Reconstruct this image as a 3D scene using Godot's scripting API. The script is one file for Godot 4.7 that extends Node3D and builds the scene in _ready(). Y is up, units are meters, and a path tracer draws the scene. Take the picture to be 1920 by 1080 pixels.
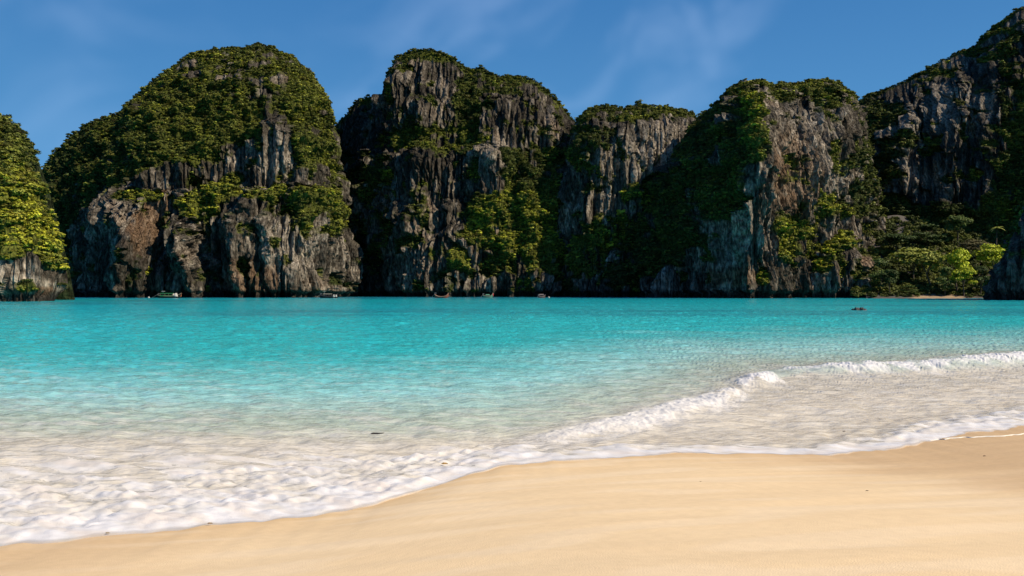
extends Node3D

# The photograph is 1920 x 1080; F is its focal length in those pixels, HZ the row of the horizon, EYE the camera's height over the water.
const F := 1507.0
const HZ := 548.0
const EYE := 2.4

var rng := RandomNumberGenerator.new()
var n_a := FastNoiseLite.new()      # plain smooth noise
var n_b := FastNoiseLite.new()      # fractal noise
var n_c := FastNoiseLite.new()      # cellular noise
var n_d := FastNoiseLite.new()      # cell edges
var n_e := FastNoiseLite.new()      # cell blocks
var n_s := FastNoiseLite.new()      # second smooth noise
var taken := {}


func _ready() -> void:
	rng.seed = 4711
	camera_and_light()
	noises()
	build_beach()
	build_sea()
	build_cliffs()
	build_bay()
	build_boats()
	build_small_things()


func camera_and_light() -> void:
	var cam := Camera3D.new()
	cam.name = "camera"
	cam.fov = rad_to_deg(2.0 * atan(540.0 / F))
	cam.position = Vector3(0, EYE, 0)
	cam.rotation.x = atan((HZ - 540.0) / F)
	cam.near = 0.1
	cam.far = 3000.0
	cam.current = true
	add_child(cam)
	var sun := DirectionalLight3D.new()
	sun.name = "sun"
	sun.light_color = Color(1.0, 0.95, 0.86)
	sun.light_energy = 1.45
	sun.light_angular_distance = 0.5
	sun.shadow_enabled = true
	sun.look_at_from_position(Vector3(0.70, 0.70, 0.27), Vector3.ZERO, Vector3.UP)
	add_child(sun)
	var we := WorldEnvironment.new()
	we.name = "world_environment"
	var e := Environment.new()
	e.background_mode = Environment.BG_SKY
	var sm := ProceduralSkyMaterial.new()
	sm.sky_top_color = Color(0.065, 0.30, 0.555)
	sm.sky_horizon_color = Color(0.38, 0.62, 0.80)
	sm.sky_curve = 0.22
	sm.ground_bottom_color = Color(0.10, 0.35, 0.40)
	sm.ground_horizon_color = Color(0.25, 0.5, 0.6)
	sm.sun_angle_max = 12.0
	sm.sky_cover = wisps()
	sm.sky_cover_modulate = Color(1, 1, 1, 1)
	e.sky = Sky.new()
	e.sky.sky_material = sm
	e.tonemap_mode = Environment.TONE_MAPPER_LINEAR
	e.tonemap_exposure = 1.3
	e.sdfgi_enabled = true
	e.ssao_enabled = true
	e.ssil_enabled = true
	we.environment = e
	add_child(we)


func wisps() -> ImageTexture:
	# thin high cirrus all round the sky
	var n := FastNoiseLite.new()
	n.seed = 31
	n.frequency = 1.0
	n.fractal_octaves = 5
	n.fractal_gain = 0.55
	var w := FastNoiseLite.new()
	w.seed = 5
	w.frequency = 1.3
	w.fractal_octaves = 2
	var im := Image.create(1024, 512, false, Image.FORMAT_RGBA8)
	for y in 256:
		var up := (0.5 - (y + 0.5) / 512.0) * PI
		for x in 1024:
			var az := (x + 0.5) / 1024.0 * TAU
			var v := Vector3(cos(az) * cos(up), sin(up), sin(az) * cos(up))
			var q := Vector3(v.x * 2.0 + v.y * 1.7, v.y * 8.5 - (v.x + v.z) * 2.2, v.z * 2.0 - v.y * 1.0)
			q += Vector3(w.get_noise_3dv(v * 2.0), w.get_noise_3dv(v * 2.0 + Vector3(9, 0, 0)), 0) * 0.8
			var c := smoothstep(-0.08, 0.62, n.get_noise_3dv(q)) * smoothstep(-0.45, 0.35, w.get_noise_3dv(v * 1.2 + Vector3(0, 4, 3)))
			im.set_pixel(x, y, Color(0.60, 0.62, 0.66, clampf(c * 0.26, 0, 1)))
	return ImageTexture.create_from_image(im)


func noises() -> void:
	n_a.seed = 1; n_a.frequency = 1.0; n_a.fractal_type = FastNoiseLite.FRACTAL_NONE
	n_s.seed = 77; n_s.frequency = 1.0; n_s.fractal_type = FastNoiseLite.FRACTAL_NONE
	n_b.seed = 2; n_b.frequency = 1.0; n_b.fractal_octaves = 4; n_b.fractal_gain = 0.5
	n_c.seed = 3; n_c.frequency = 1.0; n_c.noise_type = FastNoiseLite.TYPE_CELLULAR
	n_c.cellular_return_type = FastNoiseLite.RETURN_DISTANCE
	n_c.fractal_type = FastNoiseLite.FRACTAL_NONE
	n_e.seed = 6; n_e.frequency = 1.0; n_e.noise_type = FastNoiseLite.TYPE_CELLULAR
	n_e.cellular_return_type = FastNoiseLite.RETURN_CELL_VALUE
	n_e.fractal_type = FastNoiseLite.FRACTAL_NONE
	n_d.seed = 6; n_d.frequency = 1.0; n_d.noise_type = FastNoiseLite.TYPE_CELLULAR
	n_d.cellular_return_type = FastNoiseLite.RETURN_DISTANCE2_SUB
	n_d.fractal_type = FastNoiseLite.FRACTAL_NONE


# ---------------------------------------------------------------- helpers

func at(px: float, py: float, d: float) -> Vector3:
	return Vector3((px - 960.0) / F * d, EYE + (HZ - py) / F * d, -d)


func numbered(called: String) -> String:
	if not taken.has(called):
		taken[called] = 0
		return called
	taken[called] += 1
	return "%s_%03d" % [called, taken[called]]


func tag(o: Node, label := "", category := "", group := "", kind := "") -> void:
	if label: o.set_meta("label", label)
	if category: o.set_meta("category", category)
	if group: o.set_meta("group", group)
	if kind: o.set_meta("kind", kind)


func put(called: String, m: Mesh, mat: Material, parent: Node = null) -> MeshInstance3D:
	var o := MeshInstance3D.new()
	o.mesh = m
	o.material_override = null
	if mat:
		for i in m.get_surface_count():
			o.set_surface_override_material(i, mat)
	if parent:
		o.name = called
		parent.add_child(o, true)
	else:
		o.name = numbered(called)
		add_child(o)
	return o


func base(called: String, where: Vector3, turn := 0.0) -> Node3D:
	var o := Node3D.new()
	o.name = numbered(called)
	o.position = where
	o.rotation.y = turn
	add_child(o)
	return o


func paint(c: Color, rough := 0.8, spec := 0.3) -> StandardMaterial3D:
	var m := StandardMaterial3D.new()
	m.albedo_color = c.linear_to_srgb()
	m.roughness = rough
	m.metallic_specular = spec
	return m


func painted(rough := 0.9, spec := 0.2) -> StandardMaterial3D:
	var m := StandardMaterial3D.new()
	m.vertex_color_use_as_albedo = true
	m.roughness = rough
	m.metallic_specular = spec
	return m


func lut(xs: Array, ys: Array, x: float) -> float:
	var n := xs.size()
	if x <= xs[0]:
		return ys[0] + (ys[1] - ys[0]) / (xs[1] - xs[0]) * (x - xs[0])
	for i in range(1, n):
		if x <= xs[i]:
			return lerpf(ys[i - 1], ys[i], (x - xs[i - 1]) / (xs[i] - xs[i - 1]))
	return ys[n - 1] + (ys[n - 1] - ys[n - 2]) / (xs[n - 1] - xs[n - 2]) * (x - xs[n - 1])


func grid_normals(pos: PackedVector3Array, nu: int, nv: int) -> PackedVector3Array:
	var out := PackedVector3Array()
	out.resize(nu * nv)
	for j in nv:
		var j0 := maxi(j - 1, 0) * nu
		var j1 := mini(j + 1, nv - 1) * nu
		for i in nu:
			var du := pos[j * nu + mini(i + 1, nu - 1)] - pos[j * nu + maxi(i - 1, 0)]
			var dv := pos[j1 + i] - pos[j0 + i]
			out[j * nu + i] = du.cross(dv).normalized()
	return out


# index lists of a grid, one for each value of «which» (one byte a cell), or all in one
func grid_indices(nu: int, nv: int, which := PackedByteArray(), want := 0) -> PackedInt32Array:
	var idx := PackedInt32Array()
	idx.resize((nu - 1) * (nv - 1) * 6)
	var k := 0
	for j in nv - 1:
		for i in nu - 1:
			if which.size() and which[j * (nu - 1) + i] != want:
				continue
			var a := j * nu + i
			idx[k] = a; idx[k + 1] = a + nu; idx[k + 2] = a + 1
			idx[k + 3] = a + 1; idx[k + 4] = a + nu; idx[k + 5] = a + nu + 1
			k += 6
	idx.resize(k)
	return idx


func mesh_of(pos: PackedVector3Array, nor: PackedVector3Array, col: PackedColorArray, uv: PackedVector2Array, idx: PackedInt32Array) -> ArrayMesh:
	# keeps only the vertices that are used
	var slot := PackedInt32Array()
	slot.resize(pos.size())
	slot.fill(-1)
	var p := PackedVector3Array()
	var n := PackedVector3Array()
	var c := PackedColorArray()
	var u := PackedVector2Array()
	var ix := PackedInt32Array()
	ix.resize(idx.size())
	for k in idx.size():
		var v := idx[k]
		if slot[v] < 0:
			slot[v] = p.size()
			p.append(pos[v])
			n.append(nor[v])
			if col.size(): c.append(col[v])
			if uv.size(): u.append(uv[v])
		ix[k] = slot[v]
	var arr := []
	arr.resize(Mesh.ARRAY_MAX)
	arr[Mesh.ARRAY_VERTEX] = p
	arr[Mesh.ARRAY_NORMAL] = n
	if c.size(): arr[Mesh.ARRAY_COLOR] = c
	if u.size(): arr[Mesh.ARRAY_TEX_UV] = u
	arr[Mesh.ARRAY_INDEX] = ix
	var m := ArrayMesh.new()
	m.add_surface_from_arrays(Mesh.PRIMITIVE_TRIANGLES, arr)
	return m


func noise_texture(size: int, freq: float, octaves: int, sd: int, ramp: Gradient = null) -> NoiseTexture2D:
	var n := FastNoiseLite.new()
	n.seed = sd
	n.frequency = freq
	n.fractal_octaves = octaves
	n.fractal_gain = 0.6
	var t := NoiseTexture2D.new()
	t.width = size
	t.height = size
	t.seamless = true
	t.noise = n
	if ramp: t.color_ramp = ramp
	return t


# ---------------------------------------------------------------- beach and sea

const SHORE_X := [-30.0, -9.0, -6.5, -4.65, -4.3, -3.8, -3.0, -2.48, -2.0, -1.55, -1.29, -1.12, -0.83, -0.52, -0.14, 0.37, 1.03, 2.13, 3.35, 4.5, 5.06, 5.7, 6.71, 7.6, 8.76, 11.0, 30.0]
const SHORE_D := [4.0, 6.3, 6.85, 7.26, 7.3, 7.58, 7.94, 8.1, 8.3, 8.62, 8.84, 9.17, 9.64, 10.2, 10.65, 10.92, 11.1, 11.4, 11.45, 11.35, 11.5, 11.9, 12.6, 13.2, 13.75, 15.0, 22.0]
# the line along which the swell breaks, and how high it stands there
const BREAK_X := [-30.0, -9.0, -4.0, -1.0, 0.33, 1.27, 2.37, 3.77, 5.06, 5.75, 6.3, 7.5, 8.4, 9.6, 10.9, 13.0, 17.1, 40.0]
const BREAK_D := [13.2, 12.9, 12.6, 12.4, 12.5, 13.7, 14.9, 16.7, 18.4, 20.4, 21.0, 22.8, 24.0, 24.0, 24.2, 24.8, 26.8, 34.0]
const BREAK_X2 := [-30.0, -1.0, 0.0, 1.3, 3.0, 4.6, 5.15, 5.55, 5.8, 6.4, 7.0, 7.6, 8.3, 9.2, 9.8, 10.9, 11.6, 13.0, 17.0, 40.0]
const BREAK_H := [0.04, 0.05, 0.10, 0.17, 0.24, 0.30, 0.26, 0.06, 0.14, 0.30, 0.26, 0.10, 0.20, 0.28, 0.40, 0.46, 0.36, 0.46, 0.62, 0.7]
const WASH_X := [-30.0, -9.0, -4.65, -2.5, -0.8, 0.0, 1.0, 3.0, 5.0, 6.7, 8.8, 30.0]
const WASH_W := [5.6, 5.6, 5.3, 4.4, 2.9, 1.7, 1.1, 0.8, 0.9, 1.4, 1.9, 2.5]

var shore_t := PackedFloat32Array()
var calm_t := PackedFloat32Array()
var break_t := PackedFloat32Array()
var height_t := PackedFloat32Array()
var wash_t := PackedFloat32Array()


func tables() -> void:
	for i in 1401:
		var x := -30.0 + i * 0.05
		shore_t.append(lut(SHORE_X, SHORE_D, x))
		break_t.append(lut(BREAK_X, BREAK_D, x))
		height_t.append(lut(BREAK_X2, BREAK_H, x))
		wash_t.append(lut(WASH_X, WASH_W, x))
	for t in [break_t, shore_t]:
		var s: PackedFloat32Array = t.duplicate()
		var r := 5 if t == shore_t else 9
		for i in range(r, t.size() - r):
			var sum := 0.0
			for k in range(-r, r + 1):
				sum += s[i + k]
			t[i] = sum / (2 * r + 1)
	calm_t = shore_t.duplicate()
	for i in range(30, shore_t.size() - 30):
		var sum := 0.0
		for k in range(-30, 31):
			sum += shore_t[i + k]
		calm_t[i] = sum / 61.0
	# small scallops along the wet edge
	for i in shore_t.size():
		var x := -30.0 + i * 0.05
		shore_t[i] += 0.10 * n_a.get_noise_2d(x * 1.3, 4.0) + 0.05 * n_a.get_noise_2d(x * 4.0, 9.0)


func table(t: PackedFloat32Array, x: float) -> float:
	var f := clampf((x + 30.0) * 20.0, 0.0, 1399.0)
	var i := int(f)
	return lerpf(t[i], t[i + 1], f - i)


func sand_height(x: float, e: float) -> float:
	# e: metres seaward of the wet edge
	var y := 0.0
	if e <= 0.0:
		var far := smoothstep(0.0, 1.2, -e)
		var d := e + table(shore_t, x)
		var f := lerpf(e, d - table(calm_t, x), smoothstep(0.0, 2.5, -e))
		y = 0.10 - f * 0.085 + f * f * 0.0004
		y += far * (0.009 * n_a.get_noise_2d(x * 0.30, d * 0.9 - x * 0.10) + 0.006 * n_s.get_noise_2d(x * 0.45 + 7.0, d * 2.2 - x * 0.22))
		var rip := n_s.get_noise_2d(x * 0.22 + 3.0, d * 0.45)
		y += far * smoothstep(0.0, 0.5, rip) * 0.0042 * (1.0 - absf(n_a.get_noise_2d(x * 0.28, d * 2.3 - x * 0.30)) * 2.0)
		y += 0.0008 * n_b.get_noise_2d(x * 6.0, e * 9.0)
	else:
		y = 0.10 - e * 0.055
		if e > 4.0: y = 0.10 - 0.22 - (e - 4.0) * 0.07
		if e > 45.0: y = -2.99 - (e - 45.0) * 0.03
		y = maxf(y, -9.0)
		y += 0.02 * n_a.get_noise_2d(x * 0.8, e * 1.6)
	return y


func build_beach() -> void:
	tables()
	var xs := PackedFloat32Array()
	var x := -420.0
	while x < 440.0:
		xs.append(x)
		var away := maxf(0.0, maxf(-7.5 - x, x - 12.0))
		x += 0.055 + away * 0.12
	var es := PackedFloat32Array()
	var e := -90.0
	while e < 470.0:
		es.append(e)
		e += 0.045 + maxf(0.0, -9.0 - e) * 0.12 if e < 1.0 else 0.045 + (e - 1.0) * 0.05
	var nu := xs.size()
	var nv := es.size()
	var pos := PackedVector3Array()
	var col := PackedColorArray()
	var uv := PackedVector2Array()
	pos.resize(nu * nv); col.resize(nu * nv); uv.resize(nu * nv)
	for j in nv:
		for i in nu:
			var px := xs[i]
			var ee := es[j]
			var d := table(shore_t, px) + ee
			pos[j * nu + i] = Vector3(px, sand_height(px, ee), -d)
			uv[j * nu + i] = Vector2(px, d)
			# damp sand near the wet edge is a little darker and more orange; pale dry streaks farther up
			var wet := smoothstep(-1.6 - 0.5 * n_a.get_noise_1d(px * 0.8) - 2.2 * smoothstep(3.5, 8.0, px), -0.05, ee)
			var streak := n_b.get_noise_2d(px * 0.30, d * 1.3 - px * 0.16)
			var c := Color(0.75, 0.56, 0.34).lerp(Color(0.65, 0.45, 0.245), clampf(wet * 0.55 + streak * 0.15 + 0.10 + 0.35 * smoothstep(-0.35, -0.02, ee), 0, 1))
			c = c.lerp(Color(0.78, 0.605, 0.40), smoothstep(0.05, 0.5, n_s.get_noise_2d(px * 0.4, d * 2.0 - px * 0.22)) * 0.5)
			# the sand stays damp and darker toward the right, and a little at the far left
			var damp := smoothstep(2.6, 6.6, px + 0.5 * (d - 9.0) + 1.2 * n_b.get_noise_2d(px * 0.35, d * 0.9)) * smoothstep(5.4, 8.0, d + 0.9 * n_b.get_noise_2d(px * 0.3 + 5.0, d))
			damp = maxf(damp, 0.55 * smoothstep(-2.0, -4.2, px))
			c = c.lerp(Color(0.54, 0.365, 0.205), damp * 0.9)
			var g := 1.0 + 0.05 * n_a.get_noise_2d(px * 31.0, ee * 31.0)
			if ee > 0.0:
				c = Color(0.66, 0.53, 0.37)
				if ee > 12.0:
					c = c.lerp(Color(0.10, 0.12, 0.10), smoothstep(0.1, 0.5, n_a.get_noise_2d(px * 0.02, ee * 0.05)))
			col[j * nu + i] = Color(c.r * g, c.g * g, c.b * g)
	var m := painted(0.92, 0.15)
	m.heightmap_enabled = true
	m.heightmap_texture = noise_texture(1024, 0.09, 4, 12)
	m.heightmap_scale = 0.22
	m.uv1_scale = Vector3(1.0 / 1.7, 1.0 / 1.7, 1)
	var o := put("beach", mesh_of(pos, grid_normals(pos, nu, nv), col, uv, grid_indices(nu, nv)), m)
	tag(o, "", "", "", "structure")


func build_sea() -> void:
	var es := PackedFloat32Array()
	var e := 0.0
	var k := 0
	while e < 520.0:
		es.append(e)
		e += 0.012 + 0.03 * minf(1.0, e / 1.5) if e < 4.0 else minf(0.0095 * (e + 4.3), 0.042 + (e - 4.0) * 0.02)
	var as_ := PackedFloat32Array()
	var a := -0.80
	while a <= 0.86:
		as_.append(a)
		a += 0.0014
	for s in 12:
		as_.append(0.86 + 0.02 * pow(1.5, s))
		as_.insert(0, -0.80 - 0.02 * pow(1.5, s))
	var nu := as_.size()
	var nv := es.size()
	var pos := PackedVector3Array()
	var col := PackedColorArray()
	var uv := PackedVector2Array()
	var white := PackedFloat32Array()
	pos.resize(nu * nv); col.resize(nu * nv); uv.resize(nu * nv); white.resize(nu * nv)
	var beige := Color(0.88, 0.79, 0.65)
	var green := Color(0.54, 0.63, 0.51)
	var aqua := Color(0.38, 0.72, 0.68)
	var turq := Color(0.040, 0.55, 0.56)
	var deep := Color(0.014, 0.47, 0.53)
	for j in nv:
		var ee := es[j]
		for i in nu:
			var x := 2.0 + as_[i] * (ee + 11.0)
			var d := table(shore_t, x) + ee
			var db := table(break_t, x)
			var q := d - db
			var hb := table(height_t, x)
			var ground := sand_height(x, ee)
			# --- the swell and the ripples on it
			var calm := smoothstep(0.0, 3.0, ee)
			var skew := d + 0.25 * x
			var r := 0.036 * n_a.get_noise_2d(x * 0.55, skew * 1.25) + 0.030 * n_s.get_noise_2d(x * 1.4, skew * 3.0)
			r += 0.012 * n_b.get_noise_2d(x * 2.6, skew * 6.0)
			if ee > 12.0:
				r += smoothstep(12.0, 60.0, ee) * (0.07 * n_s.get_noise_2d(x * 0.22, d * 0.55) + 0.05 * n_a.get_noise_2d(x * 0.5 + 5.0, d * 0.9))
			var y := r * calm
			# --- the breaker
			var front := -0.16 - hb * 0.9
			var roll := 0.0
			var jag := 0.18 * n_b.get_noise_2d(x * 1.3, 3.0) + 0.05 * n_b.get_noise_2d(x * 6.0, 8.0)
			var qq := q * 0.8 + jag
			if qq > -3.0 and qq < 9.0:
				roll = exp(-pow(qq / (0.26 + hb * 0.9), 2.0)) if qq < 0.0 else exp(-pow(qq / (0.8 + hb * 2.2), 2.0))
				y += hb * (0.36 if x < 5.4 else 0.60) * roll
			# --- the wash that runs up the sand
			var ww := table(wash_t, x)
			var edge := pow(clampf(ee / 0.7, 0.0, 1.0), 0.8)
			var film := edge * 0.028 * (1.0 + 0.9 * n_a.get_noise_2d(x * 2.2, ee * 2.0))
			var f := 0.0
			var inwash := 1.0 - smoothstep(ww * 0.72, ww * 1.12, ee + 0.5 * n_b.get_noise_2d(x * 0.7, ee * 0.9))
			if inwash > 0.0:
				var lump := 1.0 - minf(1.0, absf(n_c.get_noise_2d(x * 2.1 + 0.4 * n_a.get_noise_2d(x * 3.0, d * 3.0), skew * 2.9) + 1.0) * 1.1)
				var fine := 1.0 - minf(1.0, absf(n_c.get_noise_2d(x * 6.0, skew * 8.0) + 1.0) * 1.1)
				var body := n_b.get_noise_2d(x * 0.75 + 3.0, skew * 2.2)
				var near := 1.0 - smoothstep(0.0, minf(ww * 0.9, 2.4), ee)
				f = inwash * clampf(0.40 + 0.66 * near + body * 0.9 + (lump - 0.4) * 0.5, 0.0, 1.0)
				var thick := clampf(ww / 4.0, 0.12, 1.0)
				film += edge * inwash * thick * (0.046 * lump + 0.028 * fine + 0.005 * near + 0.05 * maxf(0.0, body))
			# foam on the breaker itself
			var fb := 0.0
			if hb > 0.05 and qq > -2.2 and qq < 1.6:
				var crest := clampf(roll * 1.25 - 0.18, 0.0, 1.0) if qq < 0.3 else clampf(roll - (qq - 0.3) * 1.1, 0.0, 1.0)
				crest = maxf(crest, smoothstep(-2.0, -0.1, qq) * (1.0 - smoothstep(0.0, 0.3, qq)) * 0.62)
				var broken := 0.55 + 0.9 * n_b.get_noise_2d(x * 0.9 + 11.0, q * 0.4)
				if x < 5.3: broken = 0.72 + 0.5 * n_b.get_noise_2d(x * 0.8, q * 0.8)
				fb = smoothstep(0.12, 0.85, crest * (broken + 0.22 * n_b.get_noise_2d(x * 2.4, d * 3.0)) * 1.35) * smoothstep(0.04, 0.2, hb)
				y += fb * 0.03 * (n_b.get_noise_2d(x * 5.0, d * 5.0) + 0.3)
			# thin sheets of foam left on the shallow water
			var lace := smoothstep(0.0, 0.45, n_b.get_noise_2d(x * 0.45 + 20.0, skew * 2.2)) * (1.0 - smoothstep(1.0, 7.0, q)) * 0.6
			lace = maxf(lace, smoothstep(0.10, 0.45, n_b.get_noise_2d(x * 0.4 + 40.0, skew * 2.4)) * (1.0 - smoothstep(4.0, 26.0, q)) * 0.3)
			f = maxf(f, fb * (0.76 if x < 5.4 else 0.95))
			y = maxf(y, ground + film)
			pos[j * nu + i] = Vector3(x, y, -d)
			uv[j * nu + i] = Vector2(x, d)
			white[j * nu + i] = f
			# --- the colour of the water grows with the depth under it
			var shelf := lerpf(0.17, 0.10, smoothstep(-7.0, 3.0, x))
			var deepness := 0.06 + maxf(0.0, q) * shelf + (0.16 + 0.9 * smoothstep(6.0, 30.0, q)) * n_b.get_noise_2d(x * 0.07, skew * 0.22) * smoothstep(0.0, 6.0, q)
			var c: Color
			var al := 1.0
			if deepness < 0.4:
				var t := smoothstep(0.0, 0.4, deepness)
				c = beige.lerp(green, t)
				al = lerpf(0.68, 0.84, t)
			elif deepness < 1.0:
				c = green.lerp(aqua, (deepness - 0.4) / 0.6)
				al = lerpf(0.80, 0.94, (deepness - 0.4) / 0.6)
			elif deepness < 3.6:
				c = aqua.lerp(turq, 1.0 - pow(1.0 - (deepness - 1.0) / 2.6, 2.2))
				al = lerpf(0.94, 1.0, (deepness - 1.0) / 2.6)
			else:
				c = turq.lerp(deep, clampf((deepness - 3.6) / 14.0, 0.0, 1.0))
			if q > 3.0:    # dark ripple streaks: wavelets reflecting the cliffs, painted into the water colour
				var dusk := smoothstep(0.05, 0.42, n_b.get_noise_2d(x * 0.16 + 60.0, skew * 0.75)) * smoothstep(3.0, 9.0, q)
				c = c.lerp(Color(c.r * 0.62 + 0.03, c.g * 0.70, c.b * 0.66), dusk * 0.55)
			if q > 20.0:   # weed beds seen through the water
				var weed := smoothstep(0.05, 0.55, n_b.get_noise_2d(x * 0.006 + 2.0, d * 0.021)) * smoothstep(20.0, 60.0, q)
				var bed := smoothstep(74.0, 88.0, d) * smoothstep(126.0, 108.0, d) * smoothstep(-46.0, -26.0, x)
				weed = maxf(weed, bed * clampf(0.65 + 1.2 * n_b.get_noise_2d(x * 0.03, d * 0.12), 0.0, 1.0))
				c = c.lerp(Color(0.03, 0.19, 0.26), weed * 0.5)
			if d > 250.0: c = c.lerp(Color(0.02, 0.20, 0.33), smoothstep(270.0, 345.0, d + 25.0 * n_a.get_noise_1d(x * 0.02)) * 0.75)  # reflection of the cliffs at their feet, painted in as dark blue
			c = c.lerp(Color(0.74, 0.69, 0.62), lace)
			al = lerpf(al, 0.9, lace)
			var foam := Color(0.89, 0.87, 0.85).lerp(Color(0.80, 0.67, 0.53), clampf(0.25 + n_b.get_noise_2d(x * 1.1, skew * 3.0) * 1.3, 0.0, 0.75) * (1.0 - fb))
			if x > 7.0 and qq > -1.3 and qq < 0.8: c = c.lerp(Color(0.58, 0.74, 0.66), clampf(roll * 1.2 - 0.2, 0.0, 0.6))
			if f > 0.05:   # the film between the bubbles shows as a net of thin lines
				var wx := 0.25 * n_a.get_noise_2d(x * 2.0, d * 2.0)
				var net := smoothstep(0.02, 0.22, n_d.get_noise_2d((x + wx) * 2.6 + d * 0.7, d * 3.6 + wx * 2.0)) * 0.6 + smoothstep(0.0, 0.25, n_d.get_noise_2d((x + wx) * 7.0, d * 9.0)) * 0.4
				foam = Color(0.62, 0.58, 0.57).lerp(foam, 0.50 + 0.50 * net)
			c = c.lerp(foam, f)
			al = lerpf(al, 1.0, f)
			if ee < 0.10: al *= ee / 0.10 * 0.7 + 0.3
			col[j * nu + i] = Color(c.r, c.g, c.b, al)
	# cells of the mesh: 0 open water, 1 wash foam, 2.. the broken crests
	var which := PackedByteArray()
	which.resize((nu - 1) * (nv - 1))
	for j in nv - 1:
		for i in nu - 1:
			var v := j * nu + i
			var f := (white[v] + white[v + 1] + white[v + nu] + white[v + nu + 1]) * 0.25
			var w := 0
			if f > 0.45:
				var x := pos[v].x
				var q := -pos[v].z - table(break_t, x)
				w = 1
				if x > 1.0 and q > -2.2:
					w = 2 if x < 5.5 else (3 if x < 7.75 else 4)
			which[j * (nu - 1) + i] = w
	var nor := grid_normals(pos, nu, nv)
	var tint := noise_texture(256, 0.02, 3, 9, two_tone(Color(0.93, 0.93, 0.93), Color(1, 1, 1)))
	var wm := StandardMaterial3D.new()
	wm.vertex_color_use_as_albedo = true
	wm.transparency = BaseMaterial3D.TRANSPARENCY_ALPHA
	wm.albedo_texture = tint
	wm.roughness = 0.12
	wm.metallic_specular = 0.28
	wm.heightmap_enabled = true
	wm.heightmap_texture = noise_texture(1024, 0.014, 5, 21)
	wm.heightmap_scale = 3.8
	wm.uv1_scale = Vector3(1.0 / 11.0, 1.0 / 3.4, 1)
	var fm := StandardMaterial3D.new()
	fm.vertex_color_use_as_albedo = true
	fm.transparency = BaseMaterial3D.TRANSPARENCY_ALPHA
	fm.albedo_texture = tint
	fm.roughness = 0.6
	fm.metallic_specular = 0.3
	fm.heightmap_enabled = true
	fm.heightmap_texture = noise_texture(1024, 0.06, 4, 22)
	fm.heightmap_scale = 0.35
	fm.uv1_scale = Vector3(1.0 / 1.3, 1.0 / 1.0, 1)
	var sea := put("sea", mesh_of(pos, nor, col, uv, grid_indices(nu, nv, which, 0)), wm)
	tag(sea, "", "", "", "structure")
	var wash := put("sea_foam", mesh_of(pos, nor, col, uv, grid_indices(nu, nv, which, 1)), fm)
	tag(wash, "lumpy white foam spreading over the sand along the water's edge", "foam", "", "stuff")
	var says := ["long low white crest running diagonally into the foam beside the beach", "short rounded white hump of a wave between the two longer crests", "long sparkling white breaker farthest from the sand, reaching the right edge"]
	for w in 3:
		var m := mesh_of(pos, nor, col, uv, grid_indices(nu, nv, which, 2 + w))
		tag(put("breaking_wave", m, fm), says[w], "wave", "waves breaking on the beach")


func two_tone(a: Color, b: Color) -> Gradient:
	var g := Gradient.new()
	g.set_color(0, a)
	g.set_color(1, b)
	return g


# ---------------------------------------------------------------- cliffs

var crowns := []          # clump meshes shared by all foliage
var leaf_mat: StandardMaterial3D
var rock_mat: StandardMaterial3D
const DARK := Color(0.054, 0.068, 0.021)
const MID := Color(0.160, 0.172, 0.032)
const BRIGHT := Color(0.40, 0.385, 0.036)


func clump(sd: int, leaves: int, size: float, flat: float) -> ArrayMesh:
	# a crown of radius 1: leaf sprays spread through its volume
	var g := RandomNumberGenerator.new()
	g.seed = sd
	var p := PackedVector3Array()
	var n := PackedVector3Array()
	var c := PackedColorArray()
	var ix := PackedInt32Array()
	var lobes := []
	for i in 7:
		var v := Vector3(g.randfn(), g.randfn() * 0.7 + 0.25, g.randfn()).normalized() * g.randf_range(0.35, 0.72)
		lobes.append([v, g.randf_range(0.28, 0.48), g.randf_range(0.75, 1.3)])
	for i in leaves:
		var l: Array = lobes[i % 7]
		var dir := Vector3(g.randfn(), g.randfn() + 0.25, g.randfn()).normalized()
		var mid: Vector3 = l[0] + dir * l[1] * pow(g.randf(), 0.4)
		mid.y *= flat
		var up := (dir + Vector3(0, 0.5, 0) + Vector3(g.randfn(), g.randfn(), g.randfn()) * 0.45).normalized()
		var s := up.cross(Vector3(g.randfn(), g.randfn(), g.randfn())).normalized()
		var t := s.cross(up)
		var w := size * g.randf_range(0.6, 1.25)
		var h := w * g.randf_range(0.5, 0.8)
		var k := p.size()
		var shade: float = l[2] * g.randf_range(0.7, 1.35)
		var nn := (up * 0.65 + dir * 0.5).normalized()
		for v in [mid - s * w, mid + t * h, mid + s * w, mid - t * h]:
			p.append(v)
			n.append(nn)
			c.append(Color(shade, shade, shade * 0.9) * 0.6)
		# clockwise as seen from «up»
		if (p[k + 2] - p[k]).cross(p[k + 1] - p[k]).dot(up) > 0.0:
			ix.append_array([k, k + 1, k + 2, k, k + 2, k + 3])
		else:
			ix.append_array([k, k + 2, k + 1, k, k + 3, k + 2])
	var arr := []
	arr.resize(Mesh.ARRAY_MAX)
	arr[Mesh.ARRAY_VERTEX] = p
	arr[Mesh.ARRAY_NORMAL] = n
	arr[Mesh.ARRAY_COLOR] = c
	arr[Mesh.ARRAY_INDEX] = ix
	var m := ArrayMesh.new()
	m.add_surface_from_arrays(Mesh.PRIMITIVE_TRIANGLES, arr)
	return m


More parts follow.
